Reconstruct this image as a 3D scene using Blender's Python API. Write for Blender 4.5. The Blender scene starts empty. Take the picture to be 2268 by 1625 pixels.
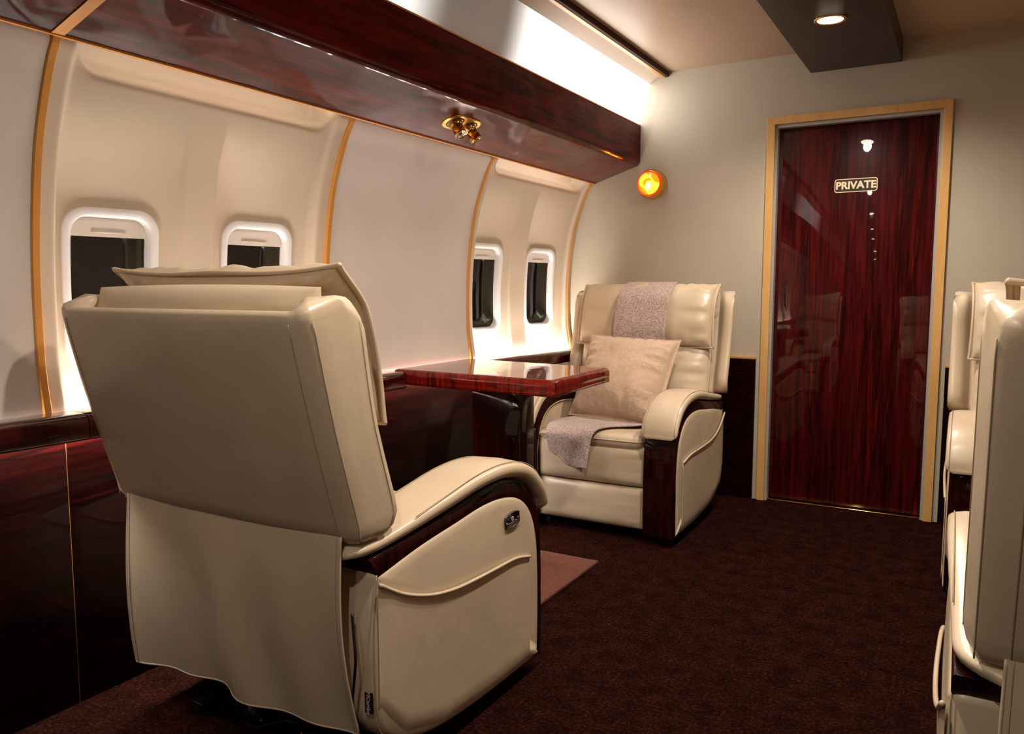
import bpy, bmesh, math, random
from mathutils import Vector, Matrix, noise
random.seed(7)
R = math.radians
SC = bpy.context.scene
COL = SC.collection

# ---------------------------------------------------------------- camera
FPX = 1756.0
cam_d = bpy.data.cameras.new('camera'); cam = bpy.data.objects.new('camera', cam_d); COL.objects.link(cam)
cam_d.sensor_width = 36.0; cam_d.lens = 36.0 * FPX / 2268.0; cam_d.clip_start = 0.05
cam.location = (0, 0, 1.08); cam.rotation_euler = (R(90 - 5.675), 0, R(29.93))
SC.camera = cam
# ---------------------------------------------------------------- world, exposure
w = bpy.data.worlds.new('night'); SC.world = w; w.use_nodes = True
w.node_tree.nodes['Background'].inputs[0].default_value = (0.010, 0.010, 0.014, 1)
w.node_tree.nodes['Background'].inputs[1].default_value = 0.3
SC.view_settings.view_transform = 'Standard'; SC.view_settings.look = 'None'
SC.view_settings.exposure = 0.5; SC.view_settings.gamma = 1.0; SC.view_settings.use_curve_mapping = False
DOWN_L = 22.0      # ceiling downlights
COVE_L = 4.6       # backlit cove lens
SPOT_W = 46.0      # each downlight's spot, watts
LEDGE_L = 150.0     # led strip behind the window ledge
TOP_L = 8.0        # warm strip above the window panels

# ---------------------------------------------------------------- materials
def mat(name, col=(.5, .5, .5), rough=.5, metal=0.0, coat=0.0, coat_r=.05, spec=.5, emit=None, estr=0.0, sheen=0.0):
    m = bpy.data.materials.new(name); m.use_nodes = True
    b = m.node_tree.nodes['Principled BSDF']
    b.inputs['Base Color'].default_value = (*col, 1); b.inputs['Roughness'].default_value = rough
    b.inputs['Metallic'].default_value = metal; b.inputs['Coat Weight'].default_value = coat
    b.inputs['Coat Roughness'].default_value = coat_r; b.inputs['Specular IOR Level'].default_value = spec
    b.inputs['Sheen Weight'].default_value = sheen
    if emit: b.inputs['Emission Color'].default_value = (*emit, 1); b.inputs['Emission Strength'].default_value = estr
    return m
def nt(m):
    t = m.node_tree
    return t, t.nodes['Principled BSDF'], (lambda k: t.nodes.new(k)), t.links.new
def coords(t, new, link, scale):
    tc = new('ShaderNodeTexCoord'); mp = new('ShaderNodeMapping'); mp.inputs['Scale'].default_value = scale
    link(tc.outputs['Object'], mp.inputs['Vector']); return mp.outputs['Vector']
def noise_n(new, link, vec, scale, detail=4, rough=.5, dist=0.0):
    n = new('ShaderNodeTexNoise'); n.inputs['Scale'].default_value = scale; n.inputs['Detail'].default_value = detail
    n.inputs['Roughness'].default_value = rough; n.inputs['Distortion'].default_value = dist
    link(vec, n.inputs['Vector']); return n.outputs['Fac']
def ramp(new, link, fac, stops):
    r = new('ShaderNodeValToRGB'); e = r.color_ramp.elements
    while len(e) < len(stops): e.new(0.5)
    for i, (p, c) in enumerate(stops): e[i].position = p; e[i].color = (*c, 1)
    link(fac, r.inputs['Fac']); return r.outputs['Color']
def bump(new, link, b, h, strength, dist, prev=None, inp='Normal'):
    n = new('ShaderNodeBump'); n.inputs['Strength'].default_value = strength; n.inputs['Distance'].default_value = dist
    link(h, n.inputs['Height'])
    if prev is not None: link(prev, n.inputs['Normal'])
    link(n.outputs['Normal'], b.inputs[inp]); return n.outputs['Normal']

def wood(name, sc, dark=(.04, .0016, .0012), mid=(.15, .0060, .0035), red=(.34, .012, .006), wav=.0, wscale=5.0, rough=.35, coat=.10):
    m = mat(name, mid, rough, coat=coat, coat_r=.02, spec=.05); t, b, new, link = nt(m)
    v = coords(t, new, link, sc)
    f1 = noise_n(new, link, v, 1.0, 8, .62, .6)
    c = ramp(new, link, f1, [(.28, dark), (.48, mid), (.60, dark), (.74, red)])
    f2 = noise_n(new, link, v, 4.5, 5, .6, .2)
    c2 = ramp(new, link, f2, [(.35, (.45, .45, .45)), (.65, (1.3, 1.3, 1.3))])
    mx = new('ShaderNodeMix'); mx.data_type = 'RGBA'; mx.blend_type = 'MULTIPLY'; mx.inputs['Factor'].default_value = 1.0
    link(c, mx.inputs[6]); link(c2, mx.inputs[7]); link(mx.outputs[2], b.inputs['Base Color'])
    if wav > 0:
        v2 = coords(t, new, link, (1, 1, 1)); f3 = noise_n(new, link, v2, wscale, 2, .4)
        n = bump(new, link, b, f3, 1.0, wav); link(n, b.inputs['Coat Normal'])
    return m
M = {}
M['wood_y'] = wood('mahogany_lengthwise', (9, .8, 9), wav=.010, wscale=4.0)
M['wood_under'] = wood('mahogany_underside', (9, .8, 9), wav=.022, wscale=3.2, coat=.6, dark=(.03, .0015, .0012), mid=(.10, .005, .003), red=(.22, .009, .005))  # copy of the face's laminate; reflections and darker tone put into it
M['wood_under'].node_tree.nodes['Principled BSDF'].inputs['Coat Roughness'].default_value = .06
M['wood_ledge'] = wood('mahogany_ledge', (12, .9, 12), wav=.001, wscale=4, coat=1.0, dark=(.015, .001, .001), mid=(.055, .0035, .0025), red=(.13, .006, .004))
M['wood_table'] = wood('mahogany_table', (3, 26, 3), coat=1.0, dark=(.06, .004, .002), mid=(.17, .010, .005), red=(.30, .022, .008), wav=.0012, wscale=5.0)
M['wood_tedge'] = wood('mahogany_table_edge', (26, 3, 3), coat=.6, dark=(.08, .004, .002), mid=(.26, .012, .006), red=(.42, .03, .010), wav=.001, wscale=6.0)
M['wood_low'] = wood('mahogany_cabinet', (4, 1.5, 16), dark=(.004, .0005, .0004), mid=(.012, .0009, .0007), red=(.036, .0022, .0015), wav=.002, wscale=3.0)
M['wood_v'] = wood('mahogany_upright', (17, 4, .9), coat=.8, dark=(.018, .0015, .0018), mid=(.065, .0038, .004), red=(.17, .009, .005), wav=.0035, wscale=3.2)
M['wood_chair'] = wood('mahogany_chair_trim', (12, 12, 1.2), dark=(.012, .0018, .0014), mid=(.024, .0030, .0022), red=(.042, .0045, .003), rough=.3, coat=.25)
M['wood_ped'] = wood('mahogany_pedestal', (17, 4, .9), dark=(.006, .0008, .0008), mid=(.022, .0018, .0015), red=(.05, .004, .003), rough=.3, coat=.5)
M['wood_beam'] = wood('mahogany_beam', (12, 1.2, 12), dark=(.016, .0025, .002), mid=(.04, .006, .004), red=(.07, .009, .005), rough=.3, coat=.12)
M['matte_brown'] = mat('matte_brown', (.06, .022, .012), .8, spec=.2)
M['gold'] = mat('amber_gold_trim', (.60, .26, .055), .40, metal=.15)
M['gold_thin'] = mat('gold_edge', (.75, .36, .10), .3, metal=.7)
M['casing'] = mat('golden_maple', (.66, .36, .115), .42, coat=.15)
t, b, new, link = nt(M['casing']); v = coords(t, new, link, (6, 6, .7))
link(ramp(new, link, noise_n(new, link, v, 5, 5, .6), [(.3, (.60, .32, .10)), (.7, (.72, .41, .14))]), b.inputs['Base Color'])
M['brass'] = mat('polished_brass', (.86, .50, .13), .16, metal=1.0)
M['brass_satin'] = mat('satin_brass', (.72, .40, .10), .30, metal=1.0)
M['chrome'] = mat('bright_reflector', (.9, .9, .92), .08, metal=1.0)
M['black'] = mat('black_plastic', (.008, .007, .007), .35)
M['blackmetal'] = mat('black_painted_steel', (.010, .009, .009), .4, metal=.3)
M['white'] = mat('white_window_plastic', (.74, .70, .69), .32, coat=.2)
M['shade'] = mat('cream_shade_plastic', (.62, .54, .46), .4)
M['reveal'] = mat('night_dark_reveal', (.022, .018, .010), .3)  # darkness of night put into the reveal's colour
M['pane'] = mat('night_window_glass', (.002, .0015, .002), .03)
M['grey'] = mat('grey_painted_jamb', (.36, .33, .31), .5)
def panelmat(name, c, rough=.42, wav=.0):
    m = mat(name, c, rough, spec=.4); t, b, new, link = nt(m); v = coords(t, new, link, (1, 1, 1))
    f = noise_n(new, link, v, 3.0, 3, .5)
    link(ramp(new, link, f, [(.3, tuple(x * .95 for x in c)), (.7, tuple(min(1, x * 1.04) for x in c))]), b.inputs['Base Color'])
    f2 = noise_n(new, link, v, 420, 2, .5); bump(new, link, b, f2, .12, .0006)
    return m
M['panel'] = panelmat('cream_sidewall_plastic', (.58, .46, .345))
M['panel2'] = panelmat('greyed_sidewall_plastic', (.62, .535, .48))
M['endwall'] = panelmat('stone_wall_paint', (.46, .395, .305), .6)
M['darkwall'] = panelmat('darkened_rear_wall', (.035, .028, .032), .8)  # unlit look of the unseen rear wall put into its colour, keeps reflections dark
M['cove_off'] = mat('unlit_cove_diffuser', (.50, .44, .38), .35)
M['ceil2'] = panelmat('lightened_ceiling_edge', (.74, .62, .52), .5)  # brightening from the cove light put into the strip's own colour
M['ceil'] = panelmat('cream_ceiling_laminate', (.48, .34, .235), .38)
# leather
def leather(name, c):
    m = mat(name, c, .36, coat=.12, coat_r=.25); t, b, new, link = nt(m); v = coords(t, new, link, (1, 1, 1))
    f = noise_n(new, link, v, 6, 3, .5)
    link(ramp(new, link, f, [(.3, tuple(x * .94 for x in c)), (.7, tuple(min(1, x * 1.04) for x in c))]), b.inputs['Base Color'])
    vo = new('ShaderNodeTexVoronoi'); vo.inputs['Scale'].default_value = 420; link(v, vo.inputs['Vector'])
    n1 = bump(new, link, b, vo.outputs['Distance'], .10, .0007)
    f2 = noise_n(new, link, v, 9, 3, .5); bump(new, link, b, f2, .35, .006, n1)
    return m
M['leather'] = leather('cream_leather', (.60, .465, .325))
M['thread'] = mat('dark_leather_seam', (.36, .28, .19), .6)  # darker leather line along the seams
M['thread_l'] = mat('cream_stitching', (.66, .58, .46), .5)
def fabric(name, c1, c2, sc, bs=.5, bd=.002, sheen=.3):
    m = mat(name, c1, .9, sheen=sheen); t, b, new, link = nt(m); v = coords(t, new, link, (1, 1, 1))
    f = noise_n(new, link, v, sc, 6, .75)
    link(ramp(new, link, f, [(.36, c2), (.62, c1)]), b.inputs['Base Color'])
    f2 = noise_n(new, link, v, sc * 1.8, 3, .6); nn_ = bump(new, link, b, f2, bs, bd)
    f3 = noise_n(new, link, v, 9, 3, .55, .8); bump(new, link, b, f3, .6, .016, nn_)
    return m
M['throw'] = fabric('mottled_wool', (.66, .50, .44), (.26, .17, .145), 150, .8, .004)
M['linen'] = fabric('natural_linen', (.60, .42, .30), (.50, .34, .235), 60, .5, .0012)
M['mat'] = fabric('mauve_brown_pile', (.19, .058, .034), (.10, .028, .017), 110, .9, .006, 0.0)
def carpet():
    m = mat('brown_carpet', (.05, .02, .015), .95, spec=.03); t, b, new, link = nt(m); v = coords(t, new, link, (1, 1, 1))
    fa = noise_n(new, link, v, 16, 5, .65); fb = noise_n(new, link, v, 110, 8, .85)
    ca = ramp(new, link, fa, [(.34, (.62, .58, .55)), (.66, (1.5, 1.5, 1.5))])
    cb = ramp(new, link, fb, [(.36, (.008, .0013, .0010)), (.52, (.030, .0065, .0042)), (.68, (.15, .045, .028))])
    mx = new('ShaderNodeMix'); mx.data_type = 'RGBA'; mx.blend_type = 'MULTIPLY'; mx.inputs['Factor'].default_value = 1
    link(cb, mx.inputs[6]); link(ca, mx.inputs[7]); link(mx.outputs[2], b.inputs['Base Color'])
    f2 = noise_n(new, link, v, 160, 5, .8); bump(new, link, b, f2, 1.0, .012)
    return m
M['carpet'] = carpet()
M['down'] = mat('downlight_lens', (1, 1, 1), .5, emit=(1.0, .86, .70), estr=DOWN_L)
M['led'] = mat('white_led_strip', (1, 1, 1), .5, emit=(1.0, .93, .85), estr=LEDGE_L)
M['ledw'] = mat('warm_led_strip', (1, .8, .6), .5, emit=(1.0, .84, .66), estr=TOP_L)
M['bulb'] = mat('amber_bulb', (1, 1, 1), .5, emit=(1.0, .70, .25), estr=28.0)
M['bowl'] = mat('amber_lamp_bowl', (1.0, .42, .02), .6, emit=(1.0, .62, .02), estr=1.3)  # bowl emits by itself, standing in for bulb light falling on it
M['redring'] = mat('amber_red_rim', (.75, .06, .01), .12, coat=1.0, emit=(1.0, .05, 0), estr=.25)
# amber transparent lens
m = bpy.data.materials.new('amber_glass'); m.use_nodes = True; t = m.node_tree; t.nodes.clear()
o = t.nodes.new('ShaderNodeOutputMaterial'); tr = t.nodes.new('ShaderNodeBsdfTransparent'); gl = t.nodes.new('ShaderNodeBsdfGlossy')
tr.inputs[0].default_value = (1.0, .62, .14, 1); gl.inputs['Roughness'].default_value = .05; mx = t.nodes.new('ShaderNodeMixShader')
mx.inputs[0].default_value = .08; t.links.new(tr.outputs[0], mx.inputs[1]); t.links.new(gl.outputs[0], mx.inputs[2]); t.links.new(mx.outputs[0], o.inputs[0])
M['amber'] = m
# cove lens: a satin diffuser with tubes behind two stretches of it
def covemat():
    m = mat('cove_diffuser', (.60, .54, .48), .28, coat=.4, coat_r=.15); t, b, new, link = nt(m)
    tc = new('ShaderNodeTexCoord'); sx = new('ShaderNodeSeparateXYZ'); link(tc.outputs['Object'], sx.inputs[0])
    def mr(sock, a, b_, c, d):
        n = new('ShaderNodeMapRange'); n.interpolation_type = 'SMOOTHSTEP'
        n.inputs['From Min'].default_value = a; n.inputs['From Max'].default_value = b_; n.inputs['To Min'].default_value = c; n.inputs['To Max'].default_value = d
        link(sock, n.inputs['Value']); return n.outputs['Result']
    far = mr(sx.outputs['Y'], 2.62, 3.25, .015, 1); near0 = mr(sx.outputs['Y'], 2.30, 1.85, 0, .32); nb = mr(sx.outputs['Y'], .7, 1.3, 0, 1)
    nm_ = new('ShaderNodeMath'); nm_.operation = 'MULTIPLY'; link(near0, nm_.inputs[0]); link(nb, nm_.inputs[1]); near = nm_.outputs[0]
    ad = new('ShaderNodeMath'); ad.operation = 'ADD'; link(far, ad.inputs[0]); link(near, ad.inputs[1])
    mu = new('ShaderNodeMath'); mu.operation = 'MULTIPLY'; link(ad.outputs[0], mu.inputs[0]); mu.inputs[1].default_value = COVE_L
    b.inputs['Emission Color'].default_value = (1.0, .97, .92, 1); link(mu.outputs[0], b.inputs['Emission Strength'])
    return m
M['cove'] = covemat()
M['orange'] = mat('orange_sticker', (.8, .28, .02), .5); M['blue'] = mat('blue_sticker', (.10, .30, .45), .5)
M['ink'] = mat('white_ink', (.75, .72, .68), .5); M['dark'] = mat('dark_brown_plastic', (.022, .008, .008), .3, coat=.4)
M['signblack'] = mat('sign_black', (.012, .010, .012), .35); M['signgold'] = mat('sign_cream_gold', (.95, .66, .40), .4)

# ---------------------------------------------------------------- helpers
def tag(o, label=None, cat=None, group=None, kind=None):
    if label: o['label'] = label
    if cat: o['category'] = cat
    if group: o['group'] = group
    if kind: o['kind'] = kind
    return o
def empty(name, loc=(0, 0, 0), rz=0, **k):
    o = bpy.data.objects.new(name, None); COL.objects.link(o); o.location = loc; o.rotation_euler = (0, 0, rz)
    o.empty_display_size = .1
    return tag(o, **k)
class MB:
    """collects vertices and faces, several materials"""
    def __init__(s): s.v = []; s.f = []; s.m = []; s.sm = []
    def add(s, v, f, mi=0, smooth=True):
        k = len(s.v); s.v += [tuple(p) for p in v]
        for q in f: s.f.append([i + k for i in q]); s.m.append(mi); s.sm.append(smooth)
        return s
    def box(s, a, b, mi=0, bev=0.0):
        bm = bmesh.new(); bmesh.ops.create_cube(bm, size=1.0)
        sz = [abs(b[i] - a[i]) for i in range(3)]; ce = [(b[i] + a[i]) / 2 for i in range(3)]
        for v in bm.verts: v.co = Vector((v.co.x * sz[0] + ce[0], v.co.y * sz[1] + ce[1], v.co.z * sz[2] + ce[2]))
        if bev > 0: bmesh.ops.bevel(bm, geom=bm.edges[:], offset=min(bev, min(sz) * .45), segments=3, profile=.5, affect='EDGES')
        return s.frombm(bm, mi, bev > 0)
    def frombm(s, bm, mi=0, smooth=True):
        bm.verts.index_update(); s.add([v.co.copy() for v in bm.verts], [[v.index for v in f.verts] for f in bm.faces], mi, smooth); bm.free(); return s
    def tube(s, pts, r, mi=0, n=8, closed=False, cap=True):
        pts = [Vector(p) for p in pts]; N = len(pts); rings = []
        up = Vector((0, 0, 1))
        for i, p in enumerate(pts):
            a = pts[(i - 1) % N] if (closed or i > 0) else p; c = pts[(i + 1) % N] if (closed or i < N - 1) else p
            d = (c - a)
            if d.length < 1e-9: d = Vector((0, 0, 1))
            d.normalize(); x = d.cross(up)
            if x.length < .1: x = d.cross(Vector((1, 0, 0)))
            x.normalize(); y = d.cross(x); rr = r[i] if isinstance(r, (list, tuple)) else r
            rings.append([p + x * math.cos(2 * math.pi * k / n) * rr + y * math.sin(2 * math.pi * k / n) * rr for k in range(n)])
        # keep ring alignment
        for i in range(1, N):
            best = min(range(n), key=lambda o_: (rings[i][o_] - rings[i - 1][0]).length); rings[i] = rings[i][best:] + rings[i][:best]
        V = [q for r_ in rings for q in r_]; F = []
        for i in range(N if closed else N - 1):
            j = (i + 1) % N; off = 0
            if closed and i == N - 1: off = min(range(n), key=lambda o_: (rings[0][o_] - rings[i][0]).length)
            for k in range(n): F.append([i * n + k, i * n + (k + 1) % n, j * n + (k + 1 + off) % n, j * n + (k + off) % n])
        if cap and not closed: F.append(list(range(n))[::-1]); F.append([(N - 1) * n + k for k in range(n)])
        return s.add(V, F, mi)
    def loft(s, secs, mi=0, closed=True, caps=True, loop=False, smooth=True):
        n = len(secs[0]); V = [p for q in secs for p in q]; F = []
        for i in range(len(secs) - (0 if loop else 1)):
            j = (i + 1) % len(secs)
            for k in range(n if closed else n - 1): F.append([i * n + k, i * n + (k + 1) % n, j * n + (k + 1) % n, j * n + k])
        if caps: F.append(list(range(n))[::-1]); F.append([(len(secs) - 1) * n + k for k in range(n)])
        return s.add(V, F, mi, smooth)
    def grid(s, fn, us, vs, mi=0, smooth=True):
        V = [fn(u, v) for u in us for v in vs]; nv = len(vs)
        F = [[i * nv + j, (i + 1) * nv + j, (i + 1) * nv + j + 1, i * nv + j + 1] for i in range(len(us) - 1) for j in range(nv - 1)]
        return s.add(V, F, mi, smooth)
    def disc(s, c, nrm, r, mi=0, n=32, rings=((1, 0),)):
        nrm = Vector(nrm).normalized(); x = nrm.orthogonal().normalized(); y = nrm.cross(x); c = Vector(c)
        s.add([c + x * r * math.cos(2 * math.pi * k / n) + y * r * math.sin(2 * math.pi * k / n) for k in range(n)], [list(range(n))], mi); return s
    def lathe(s, c, axis, prof, mi=0, n=40):
        axis = Vector(axis).normalized(); x = axis.orthogonal().normalized(); y = axis.cross(x); c = Vector(c)
        secs = [[c + axis * h + (x * math.cos(2 * math.pi * k / n) + y * math.sin(2 * math.pi * k / n)) * max(r, 1e-4) for k in range(n)] for (r, h) in prof]
        return s.loft(secs, mi, caps=True)
    def build(s, name, mats, parent=None, subsurf=0, bevel=0, loc=None, fixn=True, **k):
        me = bpy.data.meshes.new(name); me.from_pydata(s.v, [], s.f)
        if not isinstance(mats, (list, tuple)): mats = [mats]
        for m_ in mats: me.materials.append(m_)
        for i, p in enumerate(me.polygons): p.material_index = s.m[i]; p.use_smooth = s.sm[i]
        if fixn:
            bm = bmesh.new(); bm.from_mesh(me); bmesh.ops.recalc_face_normals(bm, faces=bm.faces[:]); bm.to_mesh(me); bm.free()
        me.update(); o = bpy.data.objects.new(name, me); COL.objects.link(o)
        if parent is not None: o.parent = parent
        if loc: o.location = loc
        if bevel:
            b_ = o.modifiers.new('bevel', 'BEVEL'); b_.width = bevel; b_.segments = 3; b_.limit_method = 'ANGLE'; b_.angle_limit = R(40)
        if subsurf:
            m_ = o.modifiers.new('sub', 'SUBSURF'); m_.levels = subsurf; m_.render_levels = subsurf
        return tag(o, **k)
def lerp(a, b, t): return a + (b - a) * t
def sstep(a, b, x):
    t = max(0, min(1, (x - a) / (b - a))); return t * t * (3 - 2 * t)
def interp(x, xs, ys):
    if x <= xs[0]: return ys[0]
    for i in range(len(xs) - 1):
        if x <= xs[i + 1]: return lerp(ys[i], ys[i + 1], (x - xs[i]) / (xs[i + 1] - xs[i]))
    return ys[-1]
def catmull(pts, sub=6, closed=False):
    pts = [Vector(p) for p in pts]; n = len(pts); out = []
    for i in range(n if closed else n - 1):
        p0 = pts[(i - 1) % n] if (closed or i > 0) else pts[i]; p1 = pts[i]; p2 = pts[(i + 1) % n]
        p3 = pts[(i + 2) % n] if (closed or i < n - 2) else p2
        for k in range(sub):
            t = k / sub
            out.append(.5 * ((2 * p1) + (p2 - p0) * t + (2 * p0 - 5 * p1 + 4 * p2 - p3) * t * t + (-p0 + 3 * p1 - 3 * p2 + p3) * t ** 3))
    if not closed: out.append(pts[-1])
    return out
def lin(a, b, n): return [a + (b - a) * i / (n - 1) for i in range(n)]
def text_mesh(s, size, ext, name, m, parent, matrix, bold=0.0, space=1.0):
    c = bpy.data.curves.new(name, 'FONT'); c.body = s; c.size = size; c.extrude = ext; c.offset = bold; c.space_character = space
    c.align_x = 'CENTER'; c.align_y = 'CENTER'; o = bpy.data.objects.new(name + '_src', c); COL.objects.link(o)
    bpy.context.view_layer.update(); dg = bpy.context.evaluated_depsgraph_get()
    me = bpy.data.meshes.new_from_object(o.evaluated_get(dg)); bpy.data.objects.remove(o); bpy.data.curves.remove(c)
    me.transform(matrix); me.materials.clear(); me.materials.append(m); me.name = name
    r = bpy.data.objects.new(name, me); COL.objects.link(r); r.parent = parent; return r

# ---------------------------------------------------------------- cabin shell
D = 4.093                       # end wall
CX = -.51                       # centre line of the cabin
ZW = [.60, .70, .746, .85, .921, 1.075, 1.20, 1.328, 1.43, 1.527, 1.60, 1.654, 1.72]
XW = [1.990, 1.975, 1.957, 1.971, 1.976, 1.976, 1.968, 1.951, 1.930, 1.897, 1.866, 1.836, 1.836]
_cw = catmull([(z, x, 0) for z, x in zip(ZW, XW)], 12)
def W(z): return interp(z, [p.x for p in _cw], [p.y for p in _cw])
WT = {}
def Wc(z):
    k = round(z * 2000)
    if k not in WT: WT[k] = W(z)
    return WT[k]
# windows: (left y, right y) with the panel deeper on the left
WIN = [(1.208, 1.462), (1.712, 1.970), (3.106, 3.366), (3.672, 3.931)]
SCOOP = [(1.158, 1.530), (1.640, 2.045), (3.072, 3.440), (3.577, 4.035)]
def woff(i, y):
    a, b_ = WIN[i]; return lerp(.070, .030, (y - a) / (b_ - a))
def panel_off(y, z, ya, yb, idx):
    e = .05
    mid = .012 * sstep(ya + e, ya + e + .02, y) * (1 - sstep(yb - e - .02, yb - e, y))
    top = 0
    r = .07; zt = 1.592
    yl, yr = ya + e + .01, yb - e - .01
    # rounded-corner pocket at the top
    dx = max(yl + r - y, y - (yr - r), 0); dz = max(zt + r - z, 0)
    d = r - math.sqrt(dx * dx + dz * dz)
    top = sstep(0, .05, d)
    sc = 0
    for i in idx:
        a, b_ = SCOOP[i]
        if a <= y <= b_:
            s = sstep(a, a + .012, y) * (1 - sstep(b_ - .02, b_, y))
            zf = 1 - sstep(1.305, 1.57, z)
            sc = (woff(i, y) - mid) * s * zf
    return lerp(mid + sc, max(1.928 - Wc(z), mid + sc), top)
def bay(name, ya, yb, idx, m, label, side=1):
    mb = MB(); ys = lin(ya, yb, int((yb - ya) / .006) + 2) if idx else [ya, yb]; zs = lin(.66, 1.72, 92 if idx else 40)
    def fn(y, z):
        off = panel_off(y, z, ya, yb, idx) if idx else -0.004
        x = -(Wc(z) + off)
        return (x, y, z) if side == 1 else (2 * CX - x, y, z)
    mb.grid(fn, ys, zs)
    # return edges so the panel has depth
    return mb.build(name, m, label=label, cat='wall', kind='structure')
bay('wall_left', 1.10, 2.11, [0, 1], M['panel'], 'cream curved sidewall panel with two windows behind the foreground recliner')
bay('wall_left', 2.11, 3.02, [], M['panel2'], 'plain pale curved sidewall panel without windows beside the table')
bay('wall_left', 3.02, D, [2, 3], M['panel'], 'cream curved sidewall panel with two windows beside the far recliner')
bay('wall_left', -3.6, 1.10, [], M['panel2'], 'plain grey-cream sidewall panel at the left edge of the photo')
bay('wall_right', -3.6, D, [], M['panel'], 'cream curved sidewall on the right side of the cabin', side=-1)
# lower wall shells behind the cabinets
for sgn, nm in ((1, 'left'), (-1, 'right')):
    mb = MB(); x = -2.16 if sgn == 1 else 2 * CX + 2.16
    mb.box((x, -3.6, -.02), (x - .02 * sgn, D, 2.25)); mb.build('wall_%s' % nm, M['endwall'], label='outer shell of the cabin on the %s' % nm, cat='wall', kind='structure')
# ribs (gold trims)
def rib(y, wdt, side=1, name='trim_1', label='', proud=.004):
    mb = MB(); zs = lin(.745, 1.655, 50); secs = []
    for z in zs:
        x0 = -(Wc(z)); pr = .010 + proud
        sec = [(x0 - .012, y - wdt / 2, z), (x0 + pr - .003, y - wdt / 2, z), (x0 + pr, y - wdt / 2 + .003, z), (x0 + pr, y + wdt / 2 - .003, z), (x0 + pr - .003, y + wdt / 2, z), (x0 - .012, y + wdt / 2, z)]
        if side == -1: sec = [(2 * CX - a, b_, c) for a, b_, c in sec]
        secs.append(sec)
    mb.loft(secs, smooth=False); mb.build(name, M['gold'], label=label, cat='trim', kind='structure')
rib(1.103, .022, name='trim_1', label='curved amber-gold rib on the sidewall at the left of the photo', proud=0)
rib(2.110, .022, name='trim_2', label='curved amber-gold rib rising behind the foreground recliner', proud=0)
rib(3.022, .020, name='trim_3', label='curved amber-gold rib on the sidewall behind the table', proud=0)
rib(4.060, .014, name='trim_4', label='slim curved amber-gold rib in the corner by the end wall', proud=-.004)
for k, y in enumerate((0.09, -.92, -1.93)): rib(y, .022, name='trim_%d' % (5 + k), label='curved gold rib on the sidewall behind the camera')
# floor, ceiling, end walls
mb = MB(); mb.box((-2.18, -3.7, -.05), (1.16, D + .3, 0)); mb.build('floor', M['carpet'], label='dark brown speckled carpet', cat='floor', kind='structure')
mb = MB(); mb.box((-1.425, -3.6, 2.20), (2 * CX + 1.425, D, 2.24)); mb.build('ceiling', M['ceil'], label='flat cream ceiling', cat='ceiling', kind='structure')
DX0, DX1, DZ = -.872, -.136, 1.876     # door opening
mb = MB()
mb.box((-2.18, D, 0), (DX0, D + .10, 2.26)); mb.box((DX1, D, 0), (1.16, D + .10, 2.26)); mb.box((DX0, D, DZ), (DX1, D + .10, 2.26))
mb.build('wall_back', M['endwall'], label='stone-coloured end wall around the private door', cat='wall', kind='structure')
mb = MB(); mb.box((-2.18, -3.7, 0), (1.16, -3.6, 2.26)); mb.build('wall_front', M['darkwall'], label='unseen wall behind the camera, coloured dark for reflections', cat='wall', kind='structure')
# cove lens between soffit and ceiling, left and right
for side in (1, -1):
    mb = MB(); prof = [(-1.600, 1.895), (-1.583, 1.93), (-1.566, 1.98), (-1.549, 2.04), (-1.533, 2.10), (-1.519, 2.150)]
    top = [(-1.519, 2.150), (-1.500, 2.160), (-1.470, 2.175), (-1.440, 2.189), (-1.420, 2.197)]
    f = (lambda x: x) if side == 1 else (lambda x: 2 * CX - x)
    nm = 'left' if side == 1 else 'right'
    a = MB(); a.grid(lambda q, y: (f(q[0]), y, q[1]), prof, lin(-3.6, D, 3)); cv = a.build('cove_light', M['cove'] if side == 1 else M['cove_off'], fixn=True)
    tag(cv, 'long glowing white cove light above the %s soffit' % ('mahogany' if side == 1 else 'right-hand'), 'light')
    a = MB(); a.grid(lambda q, y: (f(q[0]), y, q[1]), top, [-3.6, D]); a.build('ceiling_edge', M['ceil2'], label='sloping strip, lightened for cove glow, between the cove light and the gold ceiling trim' if side == 1 else 'sloping ceiling strip on the right side', cat='ceiling', kind='structure')
    a = MB(); a.box((f(-1.452), -3.6, 2.172), (f(-1.430), D, 2.202), bev=.002); a.build('trim_%d' % (8 if side == 1 else 9), M['gold'], label='straight gold strip along the edge of the flat ceiling' if side == 1 else 'gold strip along the right edge of the ceiling', cat='trim', kind='structure')
    a = MB(); a.box((f(-1.430), -3.6, 2.174), (f(-1.416), D, 2.202), bev=.001); a.build('trim_%d' % (10 if side == 1 else 11), M['matte_brown'], label='thin dark strip beside the gold ceiling trim' if side == 1 else 'thin dark strip by the right ceiling trim', cat='trim', kind='structure')

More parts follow.
